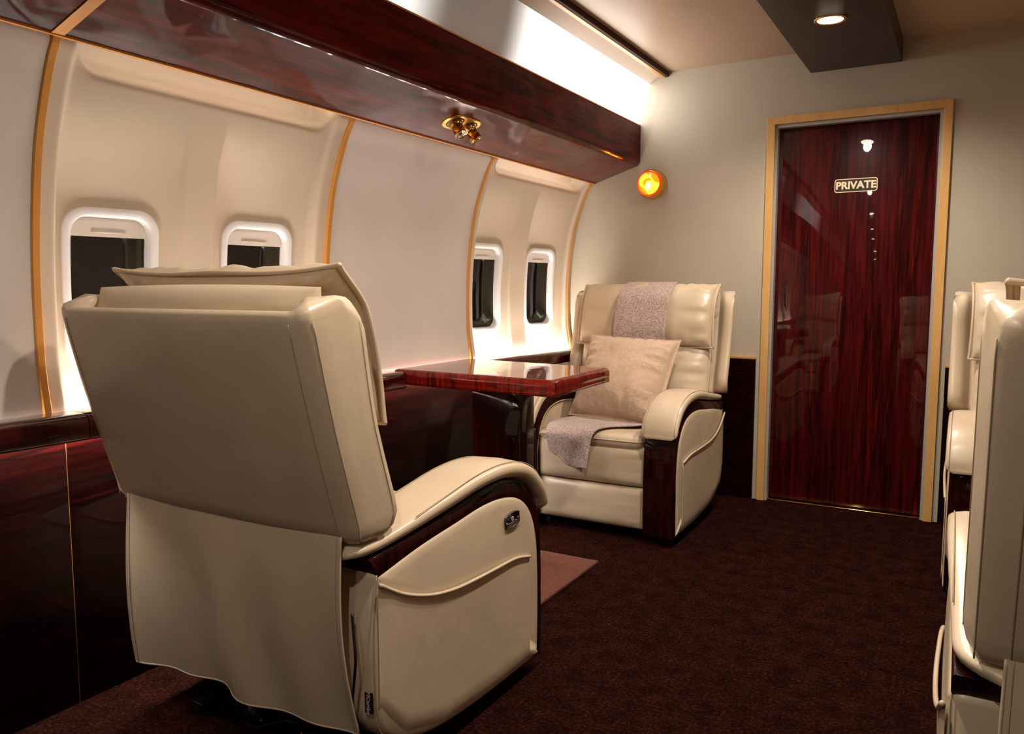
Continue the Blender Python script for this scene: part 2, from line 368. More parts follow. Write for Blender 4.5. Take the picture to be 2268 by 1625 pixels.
# overhead soffit
def soffit(side):
    f = (lambda x: x) if side == 1 else (lambda x: 2 * CX - x)
    root = empty('overhead_soffit', (f(-1.69), 1.0, 1.69), label='long glossy red mahogany overhead soffit above the cabin windows' if side == 1 else 'glossy mahogany soffit along the right side of the cabin', cat='soffit')
    def P(x, y, z): return (f(x) - root.location.x, y - 1.0, z - 1.69)
    arc_ = [(-1.5955 + .030 * math.sin(R(a)), 1.7575 - .030 * math.cos(R(a))) for a in range(16, 91, 5)]
    core = [(-1.820, 1.655)] + arc_ + [(-1.5655, 1.935), (-1.571, 1.941), (-1.583, 1.941), (-1.583, 1.775), (-1.82, 1.70)]
    segs = [(-3.6, 1.088, 0), (1.112, D - .001, 1)]
    for a0, a1, q in segs:
        mb = MB(); mb.loft([[P(x, y, z) for x, z in core] for y in (lin(a0, a1, 3))], smooth=False)
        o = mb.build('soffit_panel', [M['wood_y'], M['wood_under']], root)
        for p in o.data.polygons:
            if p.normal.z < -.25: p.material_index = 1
    mb = MB(); off = [(-1.824, 1.651)] + [(-1.5955 + .033 * math.sin(R(a)), 1.7575 - .033 * math.cos(R(a))) for a in range(16, 91, 10)] + [ (-1.5625, 1.941), (-1.583, 1.944), (-1.583, 1.775), (-1.82, 1.70)]
    mb.loft([[P(x, y, z) for x, z in off] for y in (1.085, 1.114)], smooth=False); mb.build('cross_band', M['gold'], root, label='gold cross band')
    mb = MB(); mb.box(P(-1.830, -3.6, 1.649), P(-1.820, D - .002, 1.657), bev=.001); mb.build('lower_edging', M['gold'], root, label='gold lower edging')
    mb = MB(); mb.box(P(-1.585, -3.6, 1.939), P(-1.5655, D - .002, 1.945), bev=.001); mb.build('upper_edging', M['gold_thin'], root, label='thin gold upper edging')
    return root
soffit(1); soffit(-1)
# strip lights: warm above the window panels, white behind the ledge
for a0, a1, l in ((1.19, 2.03, 'warm strip light hidden above the nearer pair of windows'), (3.10, 3.99, 'warm strip light hidden above the farther pair of windows')):
    mb = MB(); mb.box((-1.850, a0, 1.690), (-1.838, a1, 1.697)); mb.build('strip_light', M['ledw'], label=l, cat='light', group='warm strip lights above the windows')
mb = MB(); mb.box((-1.963, .85, .719), (-1.949, D - .03, .723)); mb.build('strip_light', M['led'], label='white strip light glowing up from behind the window ledge', cat='light')

# ---------------------------------------------------------------- windows
def window(i):
    yl, yr = WIN[i]; zc = 1.080; hz = .2115; yc = (yl + yr) / 2; hy = (yr - yl) / 2
    root = empty('window_%d' % (i + 1), (0, 0, 0), kind='structure', cat='window',
        label=['rounded cabin window nearest the camera, behind the foreground recliner', 'second rounded cabin window, just above the foreground recliner headrest', 'rounded cabin window above the table', 'rounded cabin window nearest the end wall'][i])
    def S(a, b_, h):       # a,b in metres from the centre, h toward the cabin
        y = yc + a; z = zc + b_; return (-(Wc(z) + woff(i, y)) + h, y, z)
    def rr(hw, hh, r, n=8):
        out = []
        for (cx_, cy_, a0) in ((hw - r, hh - r, 0), (-(hw - r), hh - r, 90), (-(hw - r), -(hh - r), 180), (hw - r, -(hh - r), 270)):
            for k in range(n + 1): a = R(a0 + 90 * k / n); out.append((cx_ + r * math.cos(a), cy_ + r * math.sin(a)))
        # add side points
        res = []
        for k in range(len(out)):
            p, q = out[k], out[(k + 1) % len(out)]; res.append(p)
            d = math.hypot(q[0] - p[0], q[1] - p[1])
            if d > .05:
                for j in range(1, 8): res.append((lerp(p[0], q[0], j / 8), lerp(p[1], q[1], j / 8)))
        return res
    def ring(ins, h, r): return [S(a, b_, h) for a, b_ in rr(hy - ins, hz - ins, max(.02, r))]
    mb = MB(); mb.loft([ring(-.001, -.01, .062), ring(-.0005, .005, .062), ring(.0005, .0068, .062), ring(.003, .0075, .060), ring(.012, .0080, .052), ring(.0195, .0068, .047), ring(.0215, .0055, .045), ring(.0225, .0035, .044), ring(.0235, -.008, .043), ring(.025, -.026, .042)], caps=False)
    mb.build('frame', M['white'], root)
    mb = MB(); mb.loft([ring(.0255, -.020, .042), ring(.034, -.048, .040), ring(.050, -.052, .045), ring(.054, -.068, .045)], caps=False); mb.build('reveal', M['reveal'], root)
    # shade pulled a little way down
    zt = hz - .025; zb = hz - .074; hw = hy - .0255
    def shp(a, t):
        top = min(zt, zt - .038 + math.sqrt(max(0, .038 ** 2 - max(0, abs(a) - (hw - .038)) ** 2))) if abs(a) > hw - .038 else zt
        return S(a, lerp(zb, top, t), -.014)
    mb = MB(); mb.grid(shp, lin(-hw, hw, 25), lin(0, 1, 5))
    mb.grid(lambda a, h: S(a, zb, h), lin(-hw, hw, 25), [-.014, -.020])
    mb.tube([S(-.045, zb + .012, -.013), S(.045, zb + .012, -.013)], .0018)
    mb.build('shade', M['shade'], root)
    mb = MB(); P_ = rr(hy - .034, hz - .034, .036); c = S(0, 0, -.0665)
    mb.add([S(a, b_, -.0665) for a, b_ in P_] + [c], [[k, (k + 1) % len(P_), len(P_)] for k in range(len(P_))]); mb.build('pane', M['pane'], root)
for i in range(4): window(i)
# patch: window openings in the panels
def cut(o, boxes):
    me = o.data; bm = bmesh.new(); bm.from_mesh(me); kill = []
    for f in bm.faces:
        c = f.calc_center_median()
        for (y0, y1, z0, z1) in boxes:
            dy = max(y0 + .045 - c.y, c.y - (y1 - .045), 0); dz = max(z0 + .045 - c.z, c.z - (z1 - .045), 0)
            if math.hypot(dy, dz) < .045: kill.append(f); break
    bmesh.ops.delete(bm, geom=kill, context='FACES'); bm.to_mesh(me); bm.free()
for o in [o for o in COL.objects if o.name.startswith('wall_left')]:
    cut(o, [(a + .012, b_ - .012, 1.080 - .2, 1.080 + .2) for a, b_ in WIN])

# ---------------------------------------------------------------- ledge and cabinet below windows
def zl(y): return .776 - .0100 * (y - 1.0)
def ledge(side):
    f = (lambda x: x) if side == 1 else (lambda x: 2 * CX - x)
    root = empty('window_ledge', (f(-1.9), 1.0, .70), label='glossy mahogany window ledge running under the cabin windows' if side == 1 else 'mahogany ledge on the right side of the cabin', cat='ledge')
    for a0, a1 in ((-3.6, 1.148), (1.150, 2.420), (2.985, D - .021)):
        secs = []
        for y in lin(a0, a1, 3):
            z = zl(y) if y > 0 else zl(0); s = []
            pr = [(-1.945, z)] + [(-1.885 + .026 * math.sin(R(a)), z - .026 + .026 * math.cos(R(a))) for a in range(0, 91, 15)] + [(-1.859, z - .055)] + [(-1.871 + .012 * math.cos(R(a)), z - .055 - .012 * math.sin(R(a))) for a in (30, 60, 90)] + [(-1.945, z - .067)]
            secs.append([(f(x) - root.location.x, y - 1.0, zz - .70) for x, zz in pr])
        MB().loft(secs).build('ledge_board', M['wood_ledge'], root, bevel=.0015)
    root2 = empty('side_cabinet', (f(-2.0), 1.0, 0), label='dark mahogany cabinet front below the window ledge' if side == 1 else 'dark mahogany cabinet front on the right side', cat='cabinet')
    for a0, a1 in ((-3.6, 1.1512), (1.1526, D - .001)):
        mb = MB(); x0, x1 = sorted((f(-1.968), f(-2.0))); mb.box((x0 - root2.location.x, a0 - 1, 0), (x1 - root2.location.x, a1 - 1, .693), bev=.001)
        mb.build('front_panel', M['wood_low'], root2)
    mb = MB(); x0, x1 = sorted((f(-1.9685), f(-1.99))); mb.box((x0 - root2.location.x, .1512, 0), (x1 - root2.location.x, .1526, .69)); mb.build('seam_strip', M['gold_thin'], root2, label='hairline gold seam')
ledge(1); ledge(-1)

# wainscot on the end wall
for a0, a1, l in ((-1.940, -.926, 'dark mahogany wainscot behind the far recliner, left of the private door'), (-.082, .93, 'dark mahogany wainscot right of the private door')):
    root = empty('wainscot', ((a0 + a1) / 2, D, 0), label=l, cat='wainscot')
    cx_ = (a0 + a1) / 2
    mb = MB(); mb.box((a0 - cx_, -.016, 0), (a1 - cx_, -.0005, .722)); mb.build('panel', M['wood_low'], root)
    mb = MB(); mb.box((a0 - cx_, -.020, .722), (a1 - cx_ + .002, -.0005, .733), bev=.001); mb.build('cap_strip', M['gold'], root, label='gold cap strip')

# ---------------------------------------------------------------- door
door = empty('door_1', (-.5, D, 0), kind='structure', cat='door', label='glossy dark mahogany door with a gold frame and a PRIVATE sign')
def dl(x, y, z): return (x + .5, y, z)
mb = MB(); mb.box(dl(-.853, .036, .012), dl(-.155, .07, 1.858), bev=.002); leaf = mb.build('door_leaf', M['wood_v'], door)
ox0, ox1, oz, cw = -.903, -.105, 1.911, .037
mb = MB()   # mitred casing
y0, y1 = -.016, -.0005
def quadprism(p4): return [(p[0] + .5, y0, p[1]) for p in p4] + [(p[0] + .5, y1, p[1]) for p in p4]
FF = [[0, 1, 2, 3], [4, 5, 6, 7], [0, 1, 5, 4], [1, 2, 6, 5], [2, 3, 7, 6], [3, 0, 4, 7]]
for p4 in ([(ox0, 0), (ox0 + cw, 0), (ox0 + cw, oz - cw), (ox0, oz)], [(ox1, 0), (ox1 - cw, 0), (ox1 - cw, oz - cw), (ox1, oz)], [(ox0, oz), (ox1, oz), (ox1 - cw, oz - cw), (ox0 + cw, oz - cw)]):
    mb.add(quadprism(p4), FF, smooth=False)
mb.build('door_casing', M['casing'], door, bevel=.0015, label='golden maple casing')
mb = MB(); mb.box(dl(-.8715, -.002, 0), dl(-.853, .10, 1.876)); mb.box(dl(-.155, -.002, 0), dl(-.1365, .10, 1.876)); mb.box(dl(-.853, -.002, 1.858), dl(-.155, .10, 1.876))
mb.build('door_jamb', M['grey'], door, label='grey jamb')
mb = MB(); mb.box(dl(-.866, .0, 0), dl(-.142, .034, .010), bev=.002); mb.build('threshold', M['brass'], door, label='brass threshold strip')
# sign
def rrect(hw, hh, r, n=8):
    out = []
    for (cx_, cy_, a0) in ((hw - r, hh - r, 0), (-(hw - r), hh - r, 90), (-(hw - r), -(hh - r), 180), (hw - r, -(hh - r), 270)):
        for k in range(n + 1): a = R(a0 + 90 * k / n); out.append((cx_ + r * math.cos(a), cy_ + r * math.sin(a)))
    return out
def plate(mb, cx_, cz, hw, hh, r, ya, yb, mi=0):
    P_ = rrect(hw, hh, r); mb.loft([[(cx_ + a, ya, cz + b_) for a, b_ in P_], [(cx_ + a, yb, cz + b_) for a, b_ in P_]], mi, smooth=False)
scx, scz = .004, 1.566
mb = MB(); plate(mb, scx, scz, .094, .0315, .0115, .036, .0335, 0); plate(mb, scx, scz, .0905, .028, .009, .0336, .0332, 1)
sign = mb.build('door_sign', [M['signgold'], M['signblack']], door, label='black PRIVATE sign with a cream border')
text_mesh('PRIVATE', .0475, .0004, 'sign_lettering', M['signgold'], sign, Matrix.Translation((scx, .0328, scz - .0008)) @ Matrix.Rotation(R(90), 4, 'X'), bold=.0016, space=1.0)

# ---------------------------------------------------------------- marker lamp on end wall
lx, lz = -1.492, 1.628
lamp = empty('wall_lamp', (lx, D, lz), label='round amber warning lamp glowing in a brass rim on the end wall', cat='lamp')
mb = MB(); mb.lathe((0, 0, 0), (0, -1, 0), [(.0, .0), (.078, .0), (.080, .004), (.079, .009), (.073, .014), (.073, .026), (.076, .030), (.0755, .036), (.069, .042), (.069, .050), (.066, .054), (.062, .055), (.062, .030), (.0, .030)])
mb.build('housing', M['brass'], lamp, label='ribbed brass housing')
mb = MB(); mb.lathe((0, 0, 0), (0, -1, 0), [(.0, .040), (.060, .040), (.0612, .052), (.058, .052), (.0, .050)]); mb.build('glow_bowl', M['bowl'], lamp)
mb = MB(); mb.lathe((0, 0, 0), (0, -1, 0), [(.0675, .050), (.069, .056), (.0665, .062), (.062, .066), (.058, .063), (.057, .054), (.0675, .050)]); mb.build('rim', M['redring'], lamp, label='glossy red-orange rim')
mb = MB(); mb.lathe((0, 0, 0), (0, -1, 0), [(.059, .055), (.055, .064), (.043, .073), (.025, .078), (.0, .080)]); mb.build('lens', M['amber'], lamp, label='clear amber lens')
bm = bmesh.new(); bmesh.ops.create_uvsphere(bm, u_segments=16, v_segments=10, radius=.013)
for v in bm.verts: v.co = Vector((v.co.x - .004, v.co.y * .8 - .060, v.co.z * 1.6 - .012))
MB().frombm(bm).build('bulb', M['bulb'], lamp, label='glowing bulb')

# ---------------------------------------------------------------- ceiling beam and downlights
beam = empty('ceiling_beam', (-.515, 0, 2.10), label='dark glossy beam running along the ceiling toward the private door', cat='beam')
mb = MB(); mb.box((-.197, -3.6, 0), (.197, D - .001, .0985), bev=.0015); mb.build('beam_casing', M['wood_beam'], beam)
GRP = 'downlights in the ceiling beam'
def downlight(y, first):
    o = empty('ceiling_light', (-.515, y, 2.0995), label='bright round downlight in the dark ceiling beam, above the private door' if first else 'round downlight in the ceiling beam, seen only as a reflection in the door', cat='light', group=None if first else GRP)
    mb = MB(); mb.lathe((0, 0, 0), (0, 0, -1), [(.047, -.0), (.060, .0), (.060, .002), (.055, .005), (.049, .004), (.047, .001)]); mb.build('bezel', M['brass_satin'], o)
    mb = MB(); mb.lathe((0, 0, 0), (0, 0, -1), [(.0, .0002), (.047, .0002), (.047, .0012), (.0, .0013)]); mb.build('lens', M['down'], o)
    ld = bpy.data.lights.new('spot_beam', 'SPOT'); ld.energy = SPOT_W; ld.color = (1.0, .89, .75); ld.spot_size = R(156); ld.spot_blend = .75; ld.shadow_soft_size = .03
    lo = bpy.data.objects.new('spot_beam', ld); COL.objects.link(lo); lo.parent = o; lo.location = (0, 0, -.035)
    if y < .5: ld.energy = SPOT_W * (.48 if y > 0 else .22)
for k in range(7): downlight(3.33 - 1.05 * k, k == 0)

# ---------------------------------------------------------------- reading light on the soffit
rl = empty('reading_light', (-1.690, 2.555, 1.697), label='brass twin-spot reading light on the underside of the mahogany soffit', cat='light')
rl.rotation_euler = (0, R(-17.9), 0)   # local x runs up the slope
ang = R(-10)
def capsule(hl, r, n=12):
    return [(r * math.cos(R(a)), hl + r * math.sin(R(a))) for a in range(0, 181, 180 // n)] + [(-r * math.cos(R(a)), -hl - r * math.sin(R(a))) for a in range(0, 181, 180 // n)]
mb = MB(); mb.loft([[(a * s, b_ * s, h) for a, b_ in capsule(.050, .050)] for s, h in ((1, .0), (1.0, -.003), (.96, -.006), (.90, -.006))]); mb.build('plate', M['brass_satin'], rl)
for sy, tilt in ((-.045, (.25, -.10, -1)), (.045, (.15, .35, -1))):
    c = Vector((0, sy, -.006)); ax = Vector(tilt).normalized()
    mb = MB(); mb.lathe(c, (0, 0, -1), [(.0, -.002), (.036, -.002), (.036, .0015), (.030, .0015), (.030, -.0015)], 1)
    bm = bmesh.new(); bmesh.ops.create_uvsphere(bm, u_segments=24, v_segments=14, radius=.027)
    for v in bm.verts: v.co += c + Vector((0, 0, -.004))
    mb.frombm(bm); mb.lathe(c + ax * .012, ax, [(.0, 0), (.022, 0), (.0215, .036), (.024, .040), (.024, .046), (.021, .047), (.0205, .040), (.0, .028)])
    sp = mb.build('spot', [M['brass'], M['black']], rl)
    mb = MB(); mb.lathe(c + ax * .012, ax, [(.0, .0285), (.008, .030), (.0175, .0385), (.0202, .0455), (.0185, .0440), (.0145, .0385), (.0075, .0335), (.0, .0325)]); mb.build('spot_lens', M['chrome'], sp)
for px_, py_ in ((.040, -.03), (.040, .04), (-.040, -.02), (-.040, .05)):
    pass

# ---------------------------------------------------------------- table
TZ = .768
tab = empty('table', (-1.565, 2.67, 0), label='glossy red mahogany table between the two recliners', cat='table')
ctr = [(-1.935, 2.425), (-1.208, 2.378), (-1.222, 2.905), (-1.940, 2.975)]
def ttop():
    mb = MB(); n = 6; rc = .014
    cs = [Vector((x + 1.565, y - 2.67)) for x, y in ctr]
    def outline(ins):
        out = []
        for k in range(4):
            p, a, c = cs[k], cs[k - 1], cs[(k + 1) % 4]; da = (a - p).normalized(); dc = (c - p).normalized()
            q = p + (da + dc) * ins; r = max(.002, rc - ins * .4)
            s, e = q + da * r, q + dc * r
            for j in range(n + 1):
                t = j / n; out.append(s * (1 - t) ** 2 + q * 2 * t * (1 - t) + e * t * t)
        return out
    prof = [(.020, TZ), (.012, TZ - .0012), (.006, TZ - .005), (.002, TZ - .012), (.0, TZ - .021), (.0, TZ - .030), (.0012, TZ - .036), (.0014, TZ - .040), (.0004, TZ - .046), (.0, TZ - .056), (.004, TZ - .058)]
    secs = [[(p.x, p.y, z) for p in outline(i)] for i, z in prof]
    mb.loft(secs, 0, caps=True)
    o = mb.build('tabletop', [M['wood_table'], M['wood_tedge']], tab)
    for p in o.data.polygons:
        if abs(p.normal.z) < .9 and abs(p.normal.y) > .5: p.material_index = 1
        if len(p.vertices) > 5: p.use_smooth = False
    return o
ttop()
mb = MB(); mb.box((-1.678 + 1.565, 2.600 - 2.67, .016), (-1.458 + 1.565, 2.705 - 2.67, TZ - .057), bev=.002); mb.build('pedestal', M['wood_ped'], tab)

# floor mat
mt = empty('floor_mat', (-1.53, 2.3, 0), label='mauve-brown carpet mat on the floor under the table', cat='mat')
mb = MB()
def mfn(u, v): return Vector((u, v, .013 + .0012 * noise.noise(Vector((u * 30, v * 30, 0)))))
us, vs = lin(-.33, .312, 40), lin(-.47, .495, 60)
mb.grid(lambda u, v: mfn(u, v), us, vs)
mb.box((-.33, -.47, .001), (.312, .495, .0128), bev=.003)
mb.build('pile', M['mat'], mt)

# ---------------------------------------------------------------- recliners
def noisev(p, s, sd=0): return noise.noise(Vector((p[0] * s + sd, p[1] * s - sd, p[2] * s + 2 * sd)))
def cushion(mb, base, tf, tb, nu=28, nv=24, power=3.5, flange=.0, wr=.0, seed=0, pipe=.0045, mi=0, pmi=0, fsign=1, seams=()):
    """closed puffy body on the patch base(s,t), s,t in -1..1; tf/tb thickness front and back"""
    def grd(n): return [math.sin(lerp(-math.pi / 2, math.pi / 2, i / (n - 1))) for i in range(n)]
    ss, ts = grd(nu), grd(nv)
    def N(s, t):
        e = .01; a = base(min(1, s + e), t) - base(max(-1, s - e), t); b_ = base(s, min(1, t + e)) - base(s, max(-1, t - e))
        n = a.cross(b_); return n.normalized() if n.length > 0 else Vector((0, -1, 0))
    def H(s, t, T):
        h = T * (max(0, (1 - abs(s) ** power)) * max(0, (1 - abs(t) ** power))) ** .5
        if wr:
            ed = max(abs(s), abs(t)); q = s if abs(t) > abs(s) else t
            h += wr * (noise.noise(Vector((q * 9 + seed, seed * 3.1, 0))) * sstep(.35, .9, ed) * (1 - sstep(.93, 1, ed)) + .7 * noise.noise(Vector((s * 2.2 + seed, t * 2.2, seed))) * (1 - ed ** 4))
        for sp, dp in seams: h -= dp * math.exp(-((s - sp) / .018) ** 2) * (1 - ed ** 4 if wr else 1)
        return h
    V = []; F = []
    for sgn, T in ((1, tf), (-1, tb)):
        k0 = len(V)
        for s in ss:
            for t in ts: V.append(base(s, t) + N(s, t) * (sgn * fsign * (H(s, t, T) + .0015)))
        for i in range(nu - 1):
            for j in range(nv - 1):
                a = k0 + i * nv + j; q = [a, a + nv, a + nv + 1, a + 1]; F.append(q if sgn == 1 else q[::-1])
    B = [(i, 0) for i in range(nu)] + [(nu - 1, j) for j in range(1, nv)] + [(i, nv - 1) for i in range(nu - 2, -1, -1)] + [(0, j) for j in range(nv - 2, 0, -1)]
    o2 = nu * nv
    for k in range(len(B)):
        a = B[k][0] * nv + B[k][1]; c = B[(k + 1) % len(B)]; c = c[0] * nv + c[1]; F.append([a, c, c + o2, a + o2])
    mb.add(V, F, mi)
    if pipe:
        loop = []
        for i, j in B:
            s, t = ss[i], ts[j]; p = base(s, t)
            if flange:
                c0 = base(s * .97, t * .97); d = (p - c0)
                if d.length > 0: p = p + d.normalized() * flange
            loop.append(p)
        if flange:   # flat flange between body and piping
            V = [base(ss[i], ts[j]) for i, j in B] + loop; n = len(B); mb.add(V, [[k, (k + 1) % n, n + (k + 1) % n, n + k] for k in range(n)], mi)
        mb.tube(loop, pipe, pmi, n=8, closed=True)

def prism(mb, prof, xs_ins, bulge0=0, bulge1=0, mi=0):
    """prof: closed list of (y,z); xs_ins: list of (x, inset); ends get domed caps"""
    pr = [Vector(p) for p in prof]; n = len(pr); c = sum(pr, Vector((0, 0))) / n
    area = sum(pr[i].x * pr[(i + 1) % n].y - pr[(i + 1) % n].x * pr[i].y for i in range(n)); sg = 1 if area > 0 else -1
    nr = []
    for i in range(n):
        d = (pr[(i + 1) % n] - pr[i - 1]).normalized(); nr.append(Vector((-d.y, d.x)) * sg)
    def sec(x, ins): return [(x, (pr[i] + nr[i] * ins).x, (pr[i] + nr[i] * ins).y) for i in range(n)]
    secs = [sec(x, i) for x, i in xs_ins]
    def cap(x, ins, bul, dirn):
        out = []
        s0 = [pr[i] + nr[i] * ins for i in range(n)]
        for f_ in (.08, .18, .32, .5, .7, .9):
            out.append([(x + dirn * bul * (1 - (1 - f_) ** 2.5), lerp(p.x, c.x, f_), lerp(p.y, c.y, f_)) for p in s0])
        return out
    pre = cap(xs_ins[0][0], xs_ins[0][1], bulge0, -1)[::-1] if bulge0 else []
    post = cap(xs_ins[-1][0], xs_ins[-1][1], bulge1, 1) if bulge1 else []
    mb.loft(pre + secs + post, mi)
    return mb

def arc_dense(pts, k=5): return [(p.x, p.y) for p in catmull([(a, b_, 0) for a, b_ in pts], k)]
# arm outlines in (y, z); y = 0 at the chair's front, growing toward its back
PANEL_TOP = arc_dense([(.012, .045), (.008, .16), (.010, .30), (.022, .40), (.055, .475), (.115, .525), (.20, .548), (.30, .551), (.42, .538), (.56, .522), (.700, .497)])
PANEL_BOT = arc_dense([(.700, .497), (.712, .40), (.714, .28), (.700, .165), (.62, .100), (.48, .062), (.25, .046), (.012, .045)])
PANEL = PANEL_TOP + PANEL_BOT[1:-1]
WOUT = arc_dense([(-.006, .040), (-.010, .16), (-.008, .30), (.002, .42), (.030, .505), (.09, .560), (.19, .588), (.30, .588), (.42, .570), (.56, .552), (.722, .534)])
PADT = arc_dense([(-.030, .474), (-.024, .510), (.0, .556), (.055, .602), (.13, .628), (.22, .638), (.33, .632), (.46, .610), (.60, .585), (.72, .568), (.752, .556)])
PADB = arc_dense([(-.018, .468), (-.004, .490), (.012, .505), (.058, .548), (.12, .577), (.21, .592), (.31, .590), (.43, .572), (.57, .553), (.70, .540), (.748, .538)])
AX0, AX1 = .258, .392

def pocket(mb, x, sg):
    """side pocket: raised leather sheet with a drooping mouth and welt"""
    mouth = [(.070, .362), (.14, .372), (.24, .385), (.33, .384), (.45, .374), (.56, .390), (.64, .425), (.708, .470)]
    if True:
        mouth = [(.075, .352), (.16, .372), (.27, .378), (.36, .382), (.45, .388), (.54, .404), (.63, .436), (.705, .480)]
    m_ = [(p.x, p.y) for p in catmull([(a, b_, 0) for a, b_ in mouth], 6)]
    # welt
    mb.tube([(x + sg * (.006 + .010 * math.sin(math.pi * i / (len(m_) - 1))), a, b_) for i, (a, b_) in enumerate(m_)], .0042)
    def fn(i, t):
        a, b_ = m_[int(i)]; bz = interp(a, [0, .25, .48, .62, .70], [.050, .054, .068, .114, .20]) + .004
        return (x + sg * (.0055 + (.008 * math.sin(math.pi * i / (len(m_) - 1))) * (1 - t) ** 2 - .007 * sstep(.93, 1, t) - .004 * sstep(.9, 1, i / (len(m_) - 1))), a, lerp(b_, bz, t))
    mb.grid(fn, list(range(len(m_))), lin(0, 1, 14))
    # vertical stitching at the front edge
    mb.tube([(x + sg * .0045, .075, z) for z in lin(.352, .062, 12)], .0016)

def recliner(X, Y, rz, label, head_dz=0.0, dyr=0.0, xr=.384, xf=.424, dyf=0.0, hdy=0.0, rear=False, usb=True, tagd=False, vis=None):
    L, WD = M['leather'], M['wood_chair']
    root = empty('recliner_chair', (X, Y, 0), rz, label=label, cat='armchair', group='cream leather recliners')
    # ---- arms
    for sg in (-1, 1):
        mb = MB()
        prism(mb, PANEL, [(sg * (AX0 + .004), .012), (sg * (AX0 - .004), .004), (sg * (AX0 - .002 + .006), .0), (sg * (AX1 - .016), .0), (sg * (AX1 - .006), .0015), (sg * (AX1 + .002), .006), (sg * (AX1 + .0055), .013)][::sg if sg > 0 else -1], bulge0=(.004 if sg > 0 else .006), bulge1=(.006 if sg > 0 else .004))
        # seam down the rear edge
        seam = [(sg * (AX1 + .0015), a + .0015, b_) for a, b_ in PANEL_BOT[:18]]
        mb.tube(seam, .0012, 1)
        arm = mb.build('arm', [L, M['thread']], root)
        # wood: arch band and front stile
        mb = MB(); secs = []
        n = len(WOUT)
        for i in range(n):
            o_ = WOUT[i]; q = PANEL_TOP[i]
            qi = (lerp(o_[0], q[0], 1.25), lerp(o_[1], q[1], 1.25)) if i > 8 else (q[0] + .02, q[1])
            xa, xb = AX0 - .001, AX1 + .002; r = .003
            secs.append([(sg * xa, qi[0], qi[1]), (sg * xa, lerp(qi[0], o_[0], .9), lerp(qi[1], o_[1], .9)), (sg * (xa + r), o_[0], o_[1]), (sg * (xb - r), o_[0], o_[1]), (sg * xb, lerp(qi[0], o_[0], .9), lerp(qi[1], o_[1], .9)), (sg * xb, qi[0], qi[1])])
        mb.loft(secs); mb.build('wood_trim', WD, arm, bevel=.001, label='dark mahogany trim')
        # pad
        mb = MB(); secs = []; n = len(PADT)
        for i in range(n):
            t_ = Vector(PADT[i]); b_ = Vector(PADB[i]); xa, xb = AX0 - .008, AX1 + .016 - .012 * sstep(.55, .9, i / (n - 1.0)) - (.055 if sg > 0 else .018) * sstep(.86, 1, i / (n - 1.0)); xm = (xa + xb) / 2; hw = (xb - xa) / 2; sec = []
            en = min(1, min(i, n - 1 - i) / 3.0); hws = hw * (.90 + .10 * math.sqrt(en))
            for k in range(20):
                a = 2 * math.pi * k / 20; ca, sa = math.cos(a), math.sin(a)
                ux = math.copysign(abs(ca) ** .42, ca); uz = math.copysign(abs(sa) ** .55, sa)
                uz = uz if uz < 0 else uz * (1.0 - .22 * ux * ux)
                h_ = .5 + .5 * uz
                mid = lerp(b_, t_, h_); sec.append((sg * (xm + ux * hws), mid.x, mid.y))
            wv = .0009 * math.sin(i * 2.3)
            secs.append(sec)
        def shr(sec, f_):
            c = sum((Vector(p) for p in sec), Vector((0, 0, 0))) / len(sec); return [tuple(c + (Vector(p) - c) * f_) for p in sec]
        dv = Vector((0, -.006, -.010)); e0 = [tuple(Vector(p) + dv) for p in shr(secs[0], .80)]; e1 = [tuple(Vector(p) + Vector((0, .007, -.003))) for p in shr(secs[-1], .8)]
        mb.loft([shr(e0, .6), e0] + secs + [e1, shr(e1, .6)])
        # seam lines on the pad
        for xo, mi in ((AX1 + .004, 1), (AX0 + .008, 1)):
            mb.tube([(sg * xo, lerp(PADB[i][0], PADT[i][0], .945), lerp(PADB[i][1], PADT[i][1], .915)) for i in range(1, int(n * .8))], .0011, mi, n=6)
        mb.build('arm_pad', [L, M['thread']], arm)
        mb = MB(); pocket(mb, sg * (AX1 + .006), sg); mb.build('side_pocket', L, arm)
    # ---- seat
    mb = MB()
    def sb(s, t):
        s = s * (1 - .035 * abs(t) ** 6); t = t * (1 - .03 * abs(s) ** 6)
        y = lerp(.002, .60, (t + 1) / 2); return Vector((s * .250, y, .425 + .004 * (1 - t) - .02 * (t + 1) / 2))
    cushion(mb, sb, .030, .045, power=14, wr=.006, seed=3.3, fsign=1, pipe=.003, seams=())
    mb.tube([(x, .030, .4535 + .001 * math.sin(x * 30)) for x in lin(-.235, .235, 20)], .0012, 1)
    mb.build('seat', [L, M['thread']], root)
    mb = MB(); mb.box((-.252, .06, .17), (.252, .66, .40), bev=.01); mb.build('seat_box', L, root)
    for zt_, zb_, yf in ((.408, .236, .010), (.232, .050, .014)):
        mb = MB()
        def fb(s, t): return Vector((s * .256, yf + .030, lerp(zb_, zt_, (t + 1) / 2)))
        cushion(mb, fb, .034, .03, power=5, wr=.004, seed=zt_ * 10, pipe=0, fsign=1)
        mb.build('footrest_panel', L, root)
    # ---- backrest shell with wings
    qs = [0, .012, .04, .09, .16, .25, .36, .48, .60, .72, .82, .90, .95, .98, 1.0]
    def yr(q): return lerp(.752, .868 + dyr, q) + .006 * math.sin(math.pi * q)
    def yf(q): return dyf + interp(q, [0, .03, .10, .20, .35, .50, .65, .80, .90, .96, 1.0], [.700, .672, .652, .668, .692, .714, .728, .738, .746, .760, .785])
    def zb(w): return lerp(.566, .576, w)
    def ztp(w): return interp(w, [0, .35, .6, .85, 1], [1.037, 1.052, 1.068, 1.066, 1.040])
